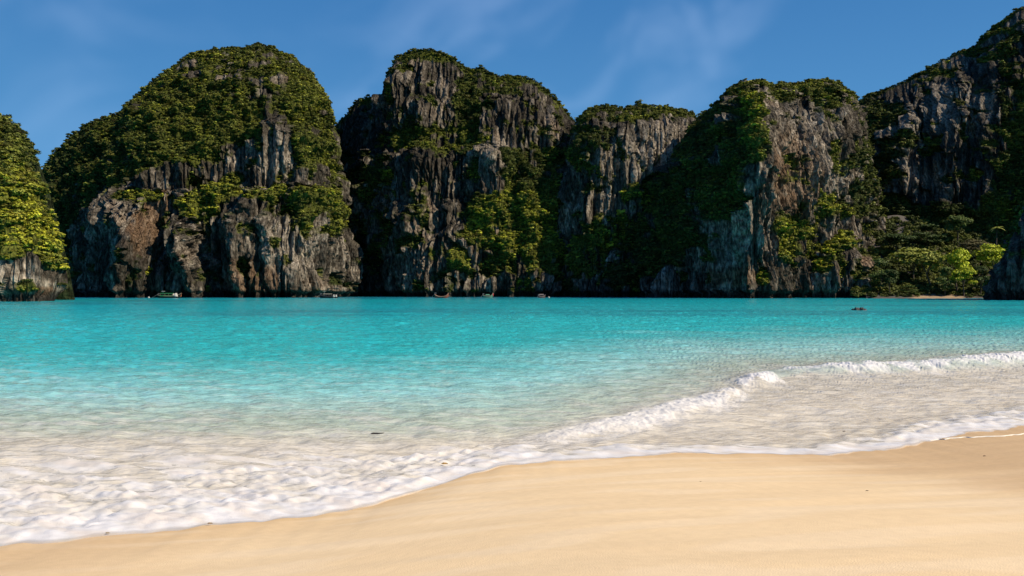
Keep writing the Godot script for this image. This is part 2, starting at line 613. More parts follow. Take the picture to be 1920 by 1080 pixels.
# rows: crest px, crest py, crest depth, foot px, foot depth.  ridges: top px, py, foot px, py, left width, right width, metres.
# greens: px, py, half width, half height, density, brightness.  stains: px, py, half width, half height, kind (0 pale, 1 ochre).
func cliff(label: String, rows: Array, opt: Dictionary) -> void:
	var sd: float = opt.get("seed", 0.0)
	var step: float = opt.get("step", 0.42)
	var ridges: Array = opt.get("ridges", [])
	var ledges: Array = opt.get("ledges", [])
	var greens: Array = opt.get("greens", [])
	var stains: Array = opt.get("stains", [])
	var rough: float = opt.get("rough", 1.0)
	var wild: float = opt.get("wild", 0.16)
	var power: float = opt.get("power", 4.0)
	var lean: float = opt.get("lean", 0.12)
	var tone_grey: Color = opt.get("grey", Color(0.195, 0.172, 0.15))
	var crown_r: float = opt.get("crown", 1.25)
	var density: float = opt.get("density", 0.46)
	# arc length along the mass
	var along := [0.0]
	for i in range(1, rows.size()):
		var d0: Array = rows[i - 1]
		var d1: Array = rows[i]
		var ca := at(d0[0], d0[1], d0[2]).distance_to(at(d1[0], d1[1], d1[2]))
		var fa := at(d0[3], 556, d0[4]).distance_to(at(d1[3], 556, d1[4]))
		along.append(along[-1] + 0.5 * ca + 0.5 * fa)
	var length: float = along[-1]
	var tall := 0.0
	for r in rows: tall = maxf(tall, at(r[0], r[1], r[2]).y)
	var nu := clampi(int(length / step), 12, 620)
	var nf := clampi(int(tall * 1.18 / step), 12, 380)
	var nb := 10
	var nv := nf + nb
	var crest := PackedVector3Array()
	var foot := PackedVector3Array()
	var seg := 0
	for i in nu:
		var s := length * i / (nu - 1)
		while seg < rows.size() - 2 and s > along[seg + 1]: seg += 1
		var t: float = (s - along[seg]) / maxf(along[seg + 1] - along[seg], 1e-4)
		var q := []
		for k in 5:
			var b0: float = rows[maxi(seg - 1, 0)][k]
			var b1: float = rows[seg][k]
			var b2: float = rows[seg + 1][k]
			var b3: float = rows[mini(seg + 2, rows.size() - 1)][k]
			q.append(lerpf(lerpf(b1, b2, t), cubic_interpolate(b1, b2, b0, b3, t), 0.5))
		var c := at(q[0], q[1], q[2])
		c.y = maxf(c.y + opt.get("jag", rough) * (1.1 * n_b.get_noise_2d(s * 0.13, sd) + 0.5 * n_a.get_noise_2d(s * 0.6, sd)), 0.2)
		crest.append(c)
		foot.append(Vector3((q[3] - 960.0) / F * q[4], -2.5, -q[4]))
	var out := PackedVector3Array()
	for i in nu:
		var v := foot[mini(i + 12, nu - 1)] - foot[maxi(i - 12, 0)]
		out.append(Vector3(-v.z, 0, v.x).normalized())
	var pos := PackedVector3Array()
	var col := PackedColorArray()
	var green := PackedFloat32Array()
	var bright := PackedFloat32Array()
	var spot := PackedVector2Array()
	var pushed := PackedFloat32Array()
	pushed.resize(nu * nv)
	pos.resize(nu * nv); col.resize(nu * nv); green.resize(nu * nv); bright.resize(nu * nv); spot.resize(nu * nv)
	for j in nv:
		var back := j >= nf
		var h := float(j) / (nf - 1)
		if back: h = 1.0
		h = pow(h, 0.94)
		var g := lean * h + (1.0 - lean) * pow(h, power)
		for i in nu:
			var c := crest[i]
			var b := foot[i]
			var k := j * nu + i
			var p := Vector3(lerpf(b.x, c.x, g), lerpf(b.y, c.y, h), lerpf(b.z, c.z, g))
			if back:
				var t := float(j - nf + 1) / nb
				p -= out[i] * (t * (8.0 + 0.3 * c.y)) + Vector3(0, 1, 0) * (c.y + 3.0) * t * t
				pos[k] = p
				green[k] = 1.0 if t < 0.4 else 0.0
				bright[k] = 0.2
				col[k] = Color(0.04, 0.05, 0.02)
				continue
			# where this spot lies in the photograph, by which the buttresses and plants below were noted
			var dd := -p.z
			var px := 960.0 + p.x / dd * F
			var py := HZ - (p.y - EYE) / dd * F
			var push := 0.0
			var wob := 5.0 * n_a.get_noise_2d(p.y * 0.06, sd + p.x * 0.02)
			for r in ridges:
				var t: float = (py - r[1]) / (r[3] - r[1])
				if t < -0.25: continue
				var dx: float = px + wob - lerpf(r[0], r[2], clampf(t, -0.1, 1.1))
				var w: float = (r[4] if dx < 0.0 else r[5]) * (0.35 + 0.65 * clampf(t + 0.2, 0.0, 1.0))
				var f := 1.0 - absf(dx) / w
				if f > 0.0: push += r[6] * f * smoothstep(-0.2, 0.35, t)
			for l in ledges:
				var fx := smoothstep(l[0] - 14.0, l[0] + 14.0, px) * smoothstep(l[1] + 14.0, l[1] - 14.0, px)
				var ly: float = l[2] + 9.0 * n_a.get_noise_2d(p.x * 0.06, sd + 3.0) + 4.0 * n_a.get_noise_2d(p.x * 0.22, sd)
				push += fx * l[3] * smoothstep(ly - l[4], ly + l[4], py)
			var u := float(i) / (nu - 1)
			push *= smoothstep(0.0, 0.05, u) * smoothstep(1.0, opt.get("tail", 0.95), u) * lerpf(smoothstep(1.0, 0.86, h), 1.0, 0.12)
			pos[k] = p + Vector3(0, 0, push)
			spot[k] = Vector2(px, py)
			pushed[k] = push
	var facing := grid_normals(pos, nu, nv)
	for j in nf:
		var h := pow(float(j) / (nf - 1), 0.94)
		for i in nu:
			var k := j * nu + i
			var p := pos[k]
			var px := spot[k].x
			var py := spot[k].y
			var n := facing[k]
			n = (Vector3(n.x, n.y * 0.1, n.z).normalized() * 0.55 + out[i] * 0.45).normalized()
			var u := float(i) / (nu - 1)
			var ends := smoothstep(0.0, 0.05, u) * smoothstep(1.0, opt.get("tail", 0.95), u)
			var top := smoothstep(1.0, 0.86, h)
			# --- where plants grow, from the photograph, broken up by noise
			var veg := wild + 0.8 * n_b.get_noise_3d(p.x * 0.05 + sd, p.y * 0.05, p.z * 0.05) + 0.75 * n_b.get_noise_3d(p.x * 0.17, p.y * 0.11, sd)
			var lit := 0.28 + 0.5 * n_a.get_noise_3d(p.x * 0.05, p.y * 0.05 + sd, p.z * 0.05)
			for e in greens:
				var ex: float = (px - e[0]) / e[2]
				var ey: float = (py - e[1]) / e[3]
				var w := 1.0 - (ex * ex + ey * ey)
				if w > -0.6:
					w = smoothstep(-0.5, 0.45, w)
					veg += w * e[4]
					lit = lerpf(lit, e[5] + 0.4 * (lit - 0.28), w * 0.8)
			veg = maxf(veg, smoothstep(0.93, 1.0, h) * 0.6 + veg * 0.4)
			if p.y < 3.5: veg *= smoothstep(1.2, 3.5, p.y)
			var soft := smoothstep(0.42, 0.62, veg)
			# --- relief: fluting, spurs, blocks and cracks
			var disp := rough * 6.0 * n_b.get_noise_3d(p.x * 0.022 + sd, p.y * 0.014, p.z * 0.022)
			var bx := foot[i].x + sd     # the column of rock that this spot belongs to
			var bz := foot[i].z + pushed[k] * 0.35
			var wx := bx + 0.7 * n_a.get_noise_3d(bx * 0.08, p.y * 0.04, bz * 0.08)
			var wz := bz + 0.7 * n_a.get_noise_3d(bx * 0.08 + 9.0, p.y * 0.04, bz * 0.08)
			var fl := absf(n_a.get_noise_3d(wx * 0.085, p.y * 0.011, wz * 0.085))
			var fl2 := absf(n_s.get_noise_3d(wx * 0.25, p.y * 0.018, wz * 0.25))
			var fl3 := absf(n_a.get_noise_3d(wx * 0.62, p.y * 0.035, wz * 0.62))
			var grain := n_b.get_noise_3d(wx * 0.5, p.y * 0.055, wz * 0.5)
			var bed := n_b.get_noise_2d(p.x * 0.05, p.y * 0.17 + sd)
			var spur := n_b.get_noise_3d(wx * 0.12, p.y * 0.02 + 40.0, wz * 0.12)
			var bare := 1.0 - soft * 0.6
			disp += rough * bare * (4.2 * fl + 4.4 * fl2 + 2.4 * fl3 + 1.5 * grain + 0.2 * bed + 2.0 * spur)
			disp += rough * soft * (6.5 * n_b.get_noise_3d(p.x * 0.06, p.y * 0.07, sd) + 2.5 * n_a.get_noise_3d(p.x * 0.16, p.y * 0.16, sd))
			var q := Vector3(wx * 0.20, p.y * 0.045, wz * 0.20)
			disp += rough * bare * (1.9 * n_e.get_noise_3dv(q) - 1.1 * (1.0 - smoothstep(0.0, 0.10, n_d.get_noise_3dv(q))))
			q = Vector3(wx * 0.55, p.y * 0.13, wz * 0.55)
			disp += rough * bare * (0.8 * n_e.get_noise_3dv(q) - 0.4 * (1.0 - smoothstep(0.0, 0.12, n_d.get_noise_3dv(q))))
			disp *= ends * lerpf(top, 1.0, 0.12)
			if p.y < 3.2: disp -= 2.8 * rough * smoothstep(3.4, 1.6, p.y + 0.5 * n_a.get_noise_2d(p.x * 0.2, sd)) * ends
			pos[k] = p + n * disp
			green[k] = veg
			bright[k] = lit
			# --- colour of the rock itself: grey limestone, pale and black water streaks, ochre stains
			var streak := n_b.get_noise_3d(wx * 0.62, p.y * 0.045, wz * 0.62)
			var patch := n_b.get_noise_3d(p.x * 0.035, p.y * 0.03, sd + 20.0)
			var pale := clampf(0.38 + streak * 1.05 + patch * 0.9 + grain * 0.7, 0.0, 1.0)
			var ochre := clampf(patch * 1.1 - 0.22 + grain * 0.3, 0.0, 0.4)
			for e in stains:
				var ex: float = (px - e[0]) / e[2]
				var ey: float = (py - e[1]) / e[3]
				var w := smoothstep(1.2, 0.2, ex * ex + ey * ey + streak * 0.7)
				if e[4] < 0.5: pale = minf(1.0, pale + w * 0.55)
				else: ochre = minf(0.9, ochre + w * 0.75)
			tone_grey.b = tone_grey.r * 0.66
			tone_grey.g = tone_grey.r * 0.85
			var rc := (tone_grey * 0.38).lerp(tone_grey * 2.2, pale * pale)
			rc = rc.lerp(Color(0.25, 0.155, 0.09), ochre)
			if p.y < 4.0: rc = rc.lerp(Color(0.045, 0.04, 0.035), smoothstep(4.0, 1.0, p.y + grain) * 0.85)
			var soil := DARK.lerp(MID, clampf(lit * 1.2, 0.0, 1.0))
			rc = rc.lerp(soil, smoothstep(0.34, 0.6, veg + grain * 0.25))
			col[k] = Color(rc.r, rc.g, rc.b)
	var nor := grid_normals(pos, nu, nv)
	var o := put(opt.get("called", "limestone_cliff"), mesh_of(pos, nor, col, PackedVector2Array(), grid_indices(nu, nv)), rock_mat)
	tag(o, label, "cliff", "", "structure")
	# --- plants: one clump to a spot, more where the mask is dense
	var sets := [[], [], []]
	var tints := [[], [], []]
	for j in nv - 1:
		for i in nu - 1:
			var k := j * nu + i
			var v := green[k]
			if v < 0.42: continue
			if j >= nf and v < 0.9: continue
			var cell := (pos[k + 1] - pos[k]).cross(pos[k + nu] - pos[k]).length()
			var want := cell * density * smoothstep(0.40, 0.70, v)
			while want > 0.0:
				if rng.randf() >= want: break
				want -= 1.0
				var r := crown_r * lerpf(0.45, 1.7, pow(rng.randf(), 2.4)) * (0.6 + 0.4 * smoothstep(0.4, 0.8, v))
				if rng.randf() < 0.04: r *= 1.5
				var n := nor[k]
				var where := pos[k] + n * r * 0.15 + Vector3(0, r * 0.1, 0)
				var b := Basis(Vector3.UP, rng.randf() * TAU) * Basis.from_scale(Vector3(r, r * rng.randf_range(0.5, 0.95), r))
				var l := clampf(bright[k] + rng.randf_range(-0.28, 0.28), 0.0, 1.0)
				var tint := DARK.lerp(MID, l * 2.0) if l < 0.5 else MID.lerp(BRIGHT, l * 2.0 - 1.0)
				tint = tint.lerp(Color(0.12, 0.085, 0.03), 0.5 if rng.randf() < 0.09 else 0.0)
				tint *= rng.randf_range(0.8, 2.3)
				var w := rng.randi() % 3
				sets[w].append(Transform3D(b, where))
				tints[w].append(tint)
	var bush := base("cliff_vegetation", Vector3.ZERO)
	tag(bush, opt.green_label, "vegetation", "", "stuff")
	for w in 3:
		if sets[w].is_empty(): continue
		scatter("foliage", opt.get("mesh", 0) + w, sets[w], tints[w], bush)


func scatter(called: String, which: int, places: Array, tints: Array, parent: Node) -> void:
	var mm := MultiMesh.new()
	mm.transform_format = MultiMesh.TRANSFORM_3D
	mm.use_colors = true
	mm.mesh = crowns[which]
	mm.instance_count = places.size()
	for i in places.size():
		mm.set_instance_transform(i, places[i])
		mm.set_instance_color(i, tints[i])
	var o := MultiMeshInstance3D.new()
	o.name = called
	o.multimesh = mm
	o.material_override = leaf_mat
	tag(o, "", "", "", "stuff")
	parent.add_child(o, true)


func build_cliffs() -> void:
	for i in 3: crowns.append(clump(100 + i, 150, 0.22, 0.8))
	for i in 3: crowns.append(clump(200 + i, 300, 0.17, 0.75))
	leaf_mat = painted(0.55, 0.25)
	leaf_mat.backlight_enabled = true
	leaf_mat.backlight = Color(0.35, 0.40, 0.12)
	rock_mat = painted(0.92, 0.15)
	var veins := Gradient.new()
	veins.set_color(0, Color(0.42, 0.41, 0.40))
	veins.set_color(1, Color(1, 1, 1))
	veins.set_offset(0, 0.30)
	veins.set_offset(1, 0.66)
	rock_mat.albedo_texture = noise_texture(1024, 0.03, 5, 51, veins)
	rock_mat.heightmap_enabled = true
	rock_mat.heightmap_texture = noise_texture(1024, 0.03, 5, 52)
	rock_mat.heightmap_scale = 110.0
	rock_mat.uv1_triplanar = true
	rock_mat.uv1_world_triplanar = true
	rock_mat.uv1_scale = Vector3(1.0 / 40.0, 1.0 / 105.0, 1.0 / 40.0)
	cliff("broad dome-topped grey cliff under dense green jungle, left of the middle massif", [
		[46, 535, 448, 58, 440], [56, 420, 448, 80, 438], [68, 340, 448, 105, 436], [90, 300, 450, 130, 432], [120, 268, 452, 150, 426], [150, 240, 455, 175, 416],
		[185, 226, 458, 210, 403], [225, 212, 462, 245, 391], [255, 180, 465, 275, 383], [290, 150, 470, 300, 384], [330, 122, 475, 335, 386], [350, 103, 478, 360, 388],
		[400, 92, 480, 400, 388], [450, 90, 480, 450, 388], [490, 85, 480, 490, 388], [530, 98, 478, 530, 390], [560, 118, 474, 560, 392], [590, 150, 468, 590, 395],
		[605, 175, 460, 610, 399], [618, 205, 452, 628, 405], [624, 235, 446, 642, 412], [632, 330, 440, 652, 420], [650, 430, 440, 662, 430], [664, 530, 445, 672, 440]], {
		"seed": 10.0, "jag": 1.7, "power": 3.0, "wild": 0.12,
		"ridges": [[256, 370, 282, 552, 150, 80, 24.0], [366, 410, 414, 552, 90, 34, 24.0], [470, 395, 482, 545, 44, 60, 15.0], [522, 405, 540, 545, 34, 80, 12.0], [600, 410, 610, 545, 34, 50, 9.0], [575, 250, 580, 350, 26, 40, 6.0]],
		"ledges": [[275, 625, 362, 11.0, 7.0], [470, 600, 235, 5.0, 10.0]],
		"greens": [[450, 170, 175, 95, 0.55, 0.45], [340, 230, 140, 75, 0.55, 0.38], [215, 275, 90, 70, 0.8, 0.18], [130, 330, 75, 90, 0.75, 0.08], [100, 440, 36, 120, 0.7, 0.12], [585, 220, 40, 95, 0.7, 0.5], [330, 270, 90, 40, 0.5, 0.4],
			[278, 370, 42, 16, 0.6, 0.7], [392, 386, 42, 32, 0.7, 0.85], [440, 355, 30, 30, 0.5, 0.7], [530, 368, 75, 18, 0.6, 0.7], [600, 405, 50, 45, 0.55, 0.45], [620, 330, 18, 70, 0.5, 0.55], [372, 325, 14, 26, 0.5, 0.5], [318, 513, 6, 6, 0.55, 1.0], [400, 430, 22, 20, 0.4, 0.5]],
		"stains": [[530, 295, 60, 55, 0], [350, 170, 14, 14, 1], [500, 520, 60, 34, 1], [480, 525, 30, 26, 0], [310, 420, 30, 70, 1], [105, 322, 14, 12, 0], [560, 470, 60, 60, 0]],
		"green_label": "dense dark jungle covering the dome and ledges of the left cliff"})
	cliff("dark rugged middle massif with a bare rounded summit and streaked lower wall", [
		[600, 330, 524, 606, 504], [628, 238, 522, 625, 500], [652, 213, 518, 640, 497], [671, 187, 516, 655, 493], [720, 176, 512, 690, 482], [727, 140, 510, 715, 474], [742, 110, 508, 740, 467],
		[779, 94, 508, 775, 458], [812, 94, 506, 810, 450], [850, 110, 504, 845, 443], [879, 131, 502, 880, 438], [902, 128, 500, 905, 434], [930, 143, 498, 930, 430], [978, 145, 496, 970, 426],
		[1006, 154, 494, 1000, 424], [1034, 176, 492, 1030, 424], [1053, 195, 492, 1050, 426], [1070, 218, 492, 1080, 432], [1110, 260, 495, 1120, 440], [1150, 330, 500, 1160, 450]], {
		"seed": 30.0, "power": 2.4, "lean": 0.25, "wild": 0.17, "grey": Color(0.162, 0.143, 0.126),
		"ridges": [[735, 120, 745, 330, 22, 130, 14.0], [690, 200, 700, 420, 34, 70, 12.0], [870, 430, 862, 552, 120, 60, 14.0], [985, 330, 1000, 552, 60, 70, 16.0], [800, 270, 790, 420, 60, 60, 9.0], [930, 150, 925, 260, 40, 60, 9.0]],
		"ledges": [[650, 960, 290, 9.0, 12.0], [780, 1060, 190, 5.0, 10.0], [700, 900, 400, 6.0, 12.0]],
		"greens": [[800, 104, 60, 16, 0.5, 0.45], [900, 160, 46, 20, 0.45, 0.25], [970, 165, 60, 16, 0.35, 0.25], [880, 210, 26, 60, 0.6, 0.2], [830, 270, 90, 26, 0.55, 0.5], [700, 350, 50, 30, 0.4, 0.35], [740, 300, 24, 50, 0.4, 0.55],
			[1010, 330, 70, 60, 0.7, 0.3], [960, 420, 90, 55, 0.75, 0.75], [1020, 410, 60, 60, 0.6, 0.5], [1040, 470, 60, 50, 0.55, 0.55], [900, 480, 50, 44, 0.5, 0.45], [780, 440, 44, 36, 0.45, 0.2], [870, 490, 16, 20, 0.6, 0.8], [980, 500, 40, 34, 0.4, 0.6], [690, 450, 60, 60, 0.3, 0.2]],
		"stains": [[730, 370, 30, 40, 0], [930, 300, 60, 40, 0], [900, 520, 50, 30, 0], [1000, 530, 50, 20, 0], [1060, 545, 12, 8, 1]],
		"green_label": "dark and yellow-green bushes in the gullies of the middle massif"})
	cliff("pale grey sunlit wall with a flat green top, right of the middle massif", [
		[1050, 330, 466, 1040, 428], [1078, 232, 460, 1075, 416], [1096, 214, 456, 1095, 412], [1105, 204, 455, 1105, 410], [1134, 197, 455, 1130, 408], [1167, 202, 455, 1165, 408], [1195, 196, 455, 1195, 409],
		[1228, 199, 456, 1225, 411], [1280, 206, 458, 1270, 415], [1304, 223, 462, 1300, 420], [1330, 300, 470, 1340, 430], [1370, 420, 475, 1380, 440]], {
		"seed": 50.0, "power": 5.0, "lean": 0.2, "wild": 0.14, "grey": Color(0.200, 0.177, 0.155),
		"ridges": [[1100, 230, 1090, 500, 34, 90, 10.0], [1180, 240, 1190, 500, 40, 60, 6.0]],
		"greens": [[1180, 214, 120, 18, 0.6, 0.35], [1092, 270, 26, 55, 0.5, 0.25], [1200, 370, 34, 34, 0.45, 0.5], [1110, 480, 50, 46, 0.6, 0.6], [1150, 440, 40, 40, 0.4, 0.6], [1165, 300, 14, 40, 0.3, 0.5]],
		"stains": [[1150, 330, 60, 80, 0], [1230, 290, 50, 60, 0]],
		"green_label": "low green scrub along the flat top of the pale sunlit wall"})
	cliff("tall fluted headland with a sharp arete, shaded on its left and sunlit on its right", [
		[1056, 553, 425, 1066, 422], [1090, 520, 425, 1085, 412], [1150, 455, 425, 1120, 402], [1200, 395, 425, 1160, 392], [1232, 348, 425, 1200, 392], [1258, 301, 425, 1235, 384], [1279, 269, 424, 1260, 377],
		[1306, 227, 422, 1285, 369], [1327, 209, 420, 1310, 361], [1353, 187, 418, 1340, 352], [1374, 166, 416, 1365, 344], [1393, 153, 414, 1390, 338], [1424, 149, 414, 1420, 337], [1448, 161, 414, 1448, 341],
		[1496, 158, 416, 1496, 350], [1522, 153, 418, 1522, 353], [1551, 149, 420, 1551, 357], [1575, 157, 424, 1578, 363], [1596, 172, 430, 1598, 372], [1606, 185, 436, 1612, 382], [1614, 222, 440, 1625, 395],
		[1625, 330, 446, 1640, 410], [1640, 500, 450, 1655, 425]], {
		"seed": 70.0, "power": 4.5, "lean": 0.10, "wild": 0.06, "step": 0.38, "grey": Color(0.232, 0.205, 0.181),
		"ridges": [[1404, 175, 1380, 420, 120, 120, 20.0], [1290, 400, 1270, 550, 70, 60, 8.0], [1440, 420, 1450, 550, 40, 60, 7.0], [1500, 220, 1500, 420, 30, 60, 6.0]],
		"greens": [[1450, 175, 90, 22, 0.6, 0.5], [1560, 172, 55, 30, 0.6, 0.45], [1330, 270, 60, 90, 0.75, 0.15], [1300, 390, 70, 70, 0.5, 0.12], [1230, 400, 60, 110, 0.5, 0.12], [1170, 480, 70, 60, 0.6, 0.12], [1270, 480, 50, 50, 0.5, 0.12], [1392, 250, 20, 70, 0.45, 0.7], [1410, 220, 26, 30, 0.4, 0.7],
			[1345, 375, 40, 40, 0.5, 0.4], [1460, 320, 20, 40, 0.35, 0.8], [1530, 380, 24, 40, 0.4, 0.7], [1560, 300, 26, 40, 0.35, 0.55], [1480, 455, 55, 45, 0.6, 0.8], [1545, 400, 40, 30, 0.45, 0.6], [1620, 330, 36, 110, 0.7, 0.15], [1410, 520, 12, 16, 0.7, 1.0]],
		"stains": [[1470, 330, 60, 90, 1], [1500, 260, 60, 60, 0], [1520, 350, 60, 60, 0], [1360, 520, 40, 20, 1]],
		"green_label": "bushes on the cap, arete and shaded flank of the fluted headland"})
	cliff("highest dark cliff rising out of the picture behind the leafy bay", [
		[1560, 300, 520, 1580, 438], [1600, 215, 515, 1605, 432], [1622, 180, 512, 1630, 427], [1650, 172, 508, 1655, 422], [1680, 160, 504, 1690, 415], [1720, 140, 500, 1730, 410], [1750, 122, 496, 1760, 405],
		[1790, 103, 492, 1800, 399], [1825, 90, 486, 1840, 393], [1845, 70, 482, 1860, 390], [1870, 48, 478, 1890, 386], [1920, 12, 470, 1940, 380], [1980, 10, 460, 2010, 368], [2060, 120, 440, 2090, 350], [2200, 300, 420, 2230, 330], [2400, 480, 400, 2420, 310]], {
		"seed": 90.0, "power": 3.0, "lean": 0.3, "wild": 0.1, "grey": Color(0.173, 0.153, 0.134), "step": 0.46,
		"ridges": [[1690, 190, 1680, 400, 50, 60, 10.0], [1780, 140, 1760, 360, 50, 70, 10.0], [1860, 110, 1840, 340, 40, 60, 9.0]],
		"greens": [[1650, 210, 40, 40, 0.55, 0.25], [1650, 270, 36, 80, 0.5, 0.2], [1740, 150, 60, 22, 0.4, 0.4], [1860, 80, 60, 40, 0.55, 0.4], [1900, 190, 40, 90, 0.5, 0.25], [1720, 260, 40, 40, 0.4, 0.3], [1800, 300, 40, 40, 0.3, 0.3],
			[1770, 460, 150, 70, 0.9, 0.22], [1890, 390, 60, 100, 0.8, 0.22], [1660, 440, 60, 70, 0.7, 0.2], [1960, 300, 60, 200, 0.6, 0.25]],
		"stains": [[1690, 270, 40, 80, 0], [1790, 210, 60, 80, 0]],
		"green_label": "dark jungle on the crest and lower slope of the highest cliff"})
	cliff("low leafy headland at the left edge with an undercut rock foot", [
		[-420, 330, 262, -440, 222], [-200, 240, 256, -220, 216], [-60, 205, 250, -80, 212], [0, 228, 245, -12, 208], [12, 245, 240, 10, 206], [38, 268, 236, 30, 205], [48, 318, 232, 50, 206], [72, 346, 230, 70, 208],
		[88, 400, 228, 84, 210], [104, 432, 226, 88, 213], [118, 478, 224, 93, 217], [126, 512, 223, 96, 220], [128, 540, 223, 97, 222]], {
		"seed": 110.0, "power": 3.0, "lean": 0.3, "wild": 0.22, "step": 0.3, "rough": 0.5, "tail": 0.86, "jag": 2.2, "crown": 1.35, "density": 0.5, "mesh": 3, "grey": Color(0.259, 0.229, 0.202),
		"ridges": [[112, 500, 114, 550, 50, 24, 3.0]],
		"greens": [[30, 330, 60, 90, 0.8, 0.55], [30, 420, 60, 70, 0.7, 0.9], [100, 460, 30, 50, 0.8, 0.95], [30, 505, 50, 22, -0.6, 0.8], [110, 525, 30, 24, -0.5, 0.8], [-80, 380, 110, 130, 0.9, 0.5], [75, 380, 30, 50, 0.5, 0.5], [20, 255, 40, 40, 0.7, 0.3]],
		"stains": [[100, 540, 26, 18, 0], [50, 520, 40, 30, 0], [90, 545, 14, 8, 1]],
		"green_label": "bright yellow-green bushes over the low left-edge headland"})
	cliff("shaded dark rock headland cut by the right edge of the picture", [
		[1842, 556, 262, 1846, 258], [1850, 535, 262, 1854, 254], [1866, 505, 263, 1868, 250], [1886, 470, 264, 1886, 246], [1900, 435, 266, 1902, 243], [1915, 395, 268, 1918, 240], [1940, 350, 270, 1945, 236], [2000, 300, 272, 2010, 228], [2100, 320, 270, 2110, 222], [2250, 450, 262, 2260, 220]], {
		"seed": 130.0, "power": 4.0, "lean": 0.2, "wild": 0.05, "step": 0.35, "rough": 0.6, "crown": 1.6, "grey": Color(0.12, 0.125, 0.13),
		"greens": [[1910, 400, 20, 40, 0.5, 0.3], [2000, 320, 80, 40, 0.7, 0.3]],
		"green_label": "sparse dark bushes on the shaded right-edge headland"})
	cliff("squat rock tower with a leafy head standing in the water by the bay", [
		[1474, 545, 362, 1476, 358], [1486, 505, 362, 1488, 352], [1516, 460, 362, 1508, 347], [1550, 444, 362, 1545, 343], [1582, 432, 361, 1577, 341], [1604, 445, 361, 1600, 341], [1618, 475, 361, 1618, 344], [1624, 520, 363, 1624, 350], [1627, 550, 366, 1627, 356]], {
		"seed": 150.0, "power": 4.0, "lean": 0.15, "wild": 0.1, "step": 0.3, "rough": 0.75, "crown": 1.8, "density": 0.3, "grey": Color(0.259, 0.229, 0.202),
		"ridges": [[1545, 450, 1540, 550, 30, 26, 3.0], [1606, 450, 1608, 550, 18, 20, 3.0]],
		"greens": [[1560, 450, 46, 26, 0.75, 0.85], [1520, 480, 40, 36, 0.5, 0.8], [1560, 500, 24, 24, 0.35, 0.8]],
		"stains": [[1610, 520, 16, 34, 0], [1612, 490, 12, 20, 1]],
		"green_label": "bright leafy bushes on the head of the squat rock tower"})
	cliff("small pale pinnacle of rock at the foot of the fluted headland", [
		[1222, 552, 372, 1224, 368], [1231, 518, 372, 1231, 364], [1240, 505, 371, 1240, 362], [1252, 496, 370, 1252, 360], [1266, 497, 370, 1266, 360], [1276, 508, 371, 1276, 361], [1282, 530, 372, 1283, 364], [1287, 553, 373, 1288, 368]], {
		"seed": 170.0, "power": 5.0, "lean": 0.3, "wild": -0.3, "step": 0.25, "rough": 0.5, "crown": 1.0, "grey": Color(0.281, 0.248, 0.218),
		"stains": [[1278, 525, 8, 24, 1]], "greens": [[1290, 542, 8, 6, 0.4, 0.8]],
		"green_label": "tiny tufts of green at the foot of the small pale pinnacle"})


# ---------------------------------------------------------------- the bay with its trees

func shore_height(d: float) -> float:
	return lut([300.0, 318.0, 326.0, 335.0, 350.0, 365.0, 385.0, 420.0], [-3.0, 0.1, 1.2, 2.6, 8.0, 15.0, 25.0, 44.0], d)


func tube(st: SurfaceTool, points: Array, radii: Array, sides := 7) -> void:
	# a bent, tapering round bar
	for k in points.size() - 1:
		var a: Vector3 = points[k]
		var b: Vector3 = points[k + 1]
		var dir := (b - a).normalized()
		var s := dir.cross(Vector3(0.31, 0.2, 0.93)).normalized()
		var t := dir.cross(s)
		for i in sides:
			var u0 := TAU * i / sides
			var u1 := TAU * (i + 1) / sides
			var o0 := s * cos(u0) + t * sin(u0)
			var o1 := s * cos(u1) + t * sin(u1)
			var quad := [a + o0 * radii[k], a + o1 * radii[k], b + o1 * radii[k + 1], b + o0 * radii[k + 1]]
			var nn := [o0, o1, o1, o0]
			for v in [0, 2, 1, 0, 3, 2]:
				st.set_normal(nn[v])
				st.add_vertex(quad[v])


func start() -> SurfaceTool:
	var st := SurfaceTool.new()
	st.begin(Mesh.PRIMITIVE_TRIANGLES)
	return st


func tree_crown(sd: int, sprays: int, flat: float) -> ArrayMesh:
	# layered, spreading crown one metre in radius, standing on y = 0.35 .. 1
	var g := RandomNumberGenerator.new()
	g.seed = sd
	var p := PackedVector3Array()
	var n := PackedVector3Array()
	var c := PackedColorArray()
	var ix := PackedInt32Array()
	var layers := []
	for i in 16:
		var h := g.randf()
		var reach := sqrt(maxf(0.05, 1.0 - pow(h, 1.8))) * g.randf_range(0.25, 0.80)
		var az := g.randf() * TAU
		layers.append([Vector3(cos(az) * reach, (h - 0.35) * flat, sin(az) * reach), g.randf_range(0.26, 0.46), g.randf_range(0.75, 1.3)])
	for i in sprays:
		var l: Array = layers[i % 16]
		var dir := Vector3(g.randfn(), g.randfn() * 0.5 + 0.1, g.randfn()).normalized()
		var mid: Vector3 = l[0] + Vector3(dir.x, dir.y * 0.42, dir.z) * l[1] * sqrt(g.randf())
		var up := (Vector3(0, 1.0, 0) + dir * 0.7 + Vector3(g.randfn(), g.randfn(), g.randfn()) * 0.4).normalized()
		var s := up.cross(Vector3(g.randfn(), g.randfn(), g.randfn())).normalized()
		var t := s.cross(up)
		var w := g.randf_range(0.035, 0.075)
		var k := p.size()
		var shade: float = l[2] * g.randf_range(0.7, 1.3) * 0.6
		for v in [mid - s * w, mid + t * w * 0.6, mid + s * w, mid - t * w * 0.6]:
			p.append(v)
			n.append(up)
			c.append(Color(shade, shade, shade))
		if (p[k + 2] - p[k]).cross(p[k + 1] - p[k]).dot(up) > 0.0:
			ix.append_array([k, k + 1, k + 2, k, k + 2, k + 3])
		else:
			ix.append_array([k, k + 2, k + 1, k, k + 3, k + 2])
	return mesh_of(p, n, c, PackedVector2Array(), ix)


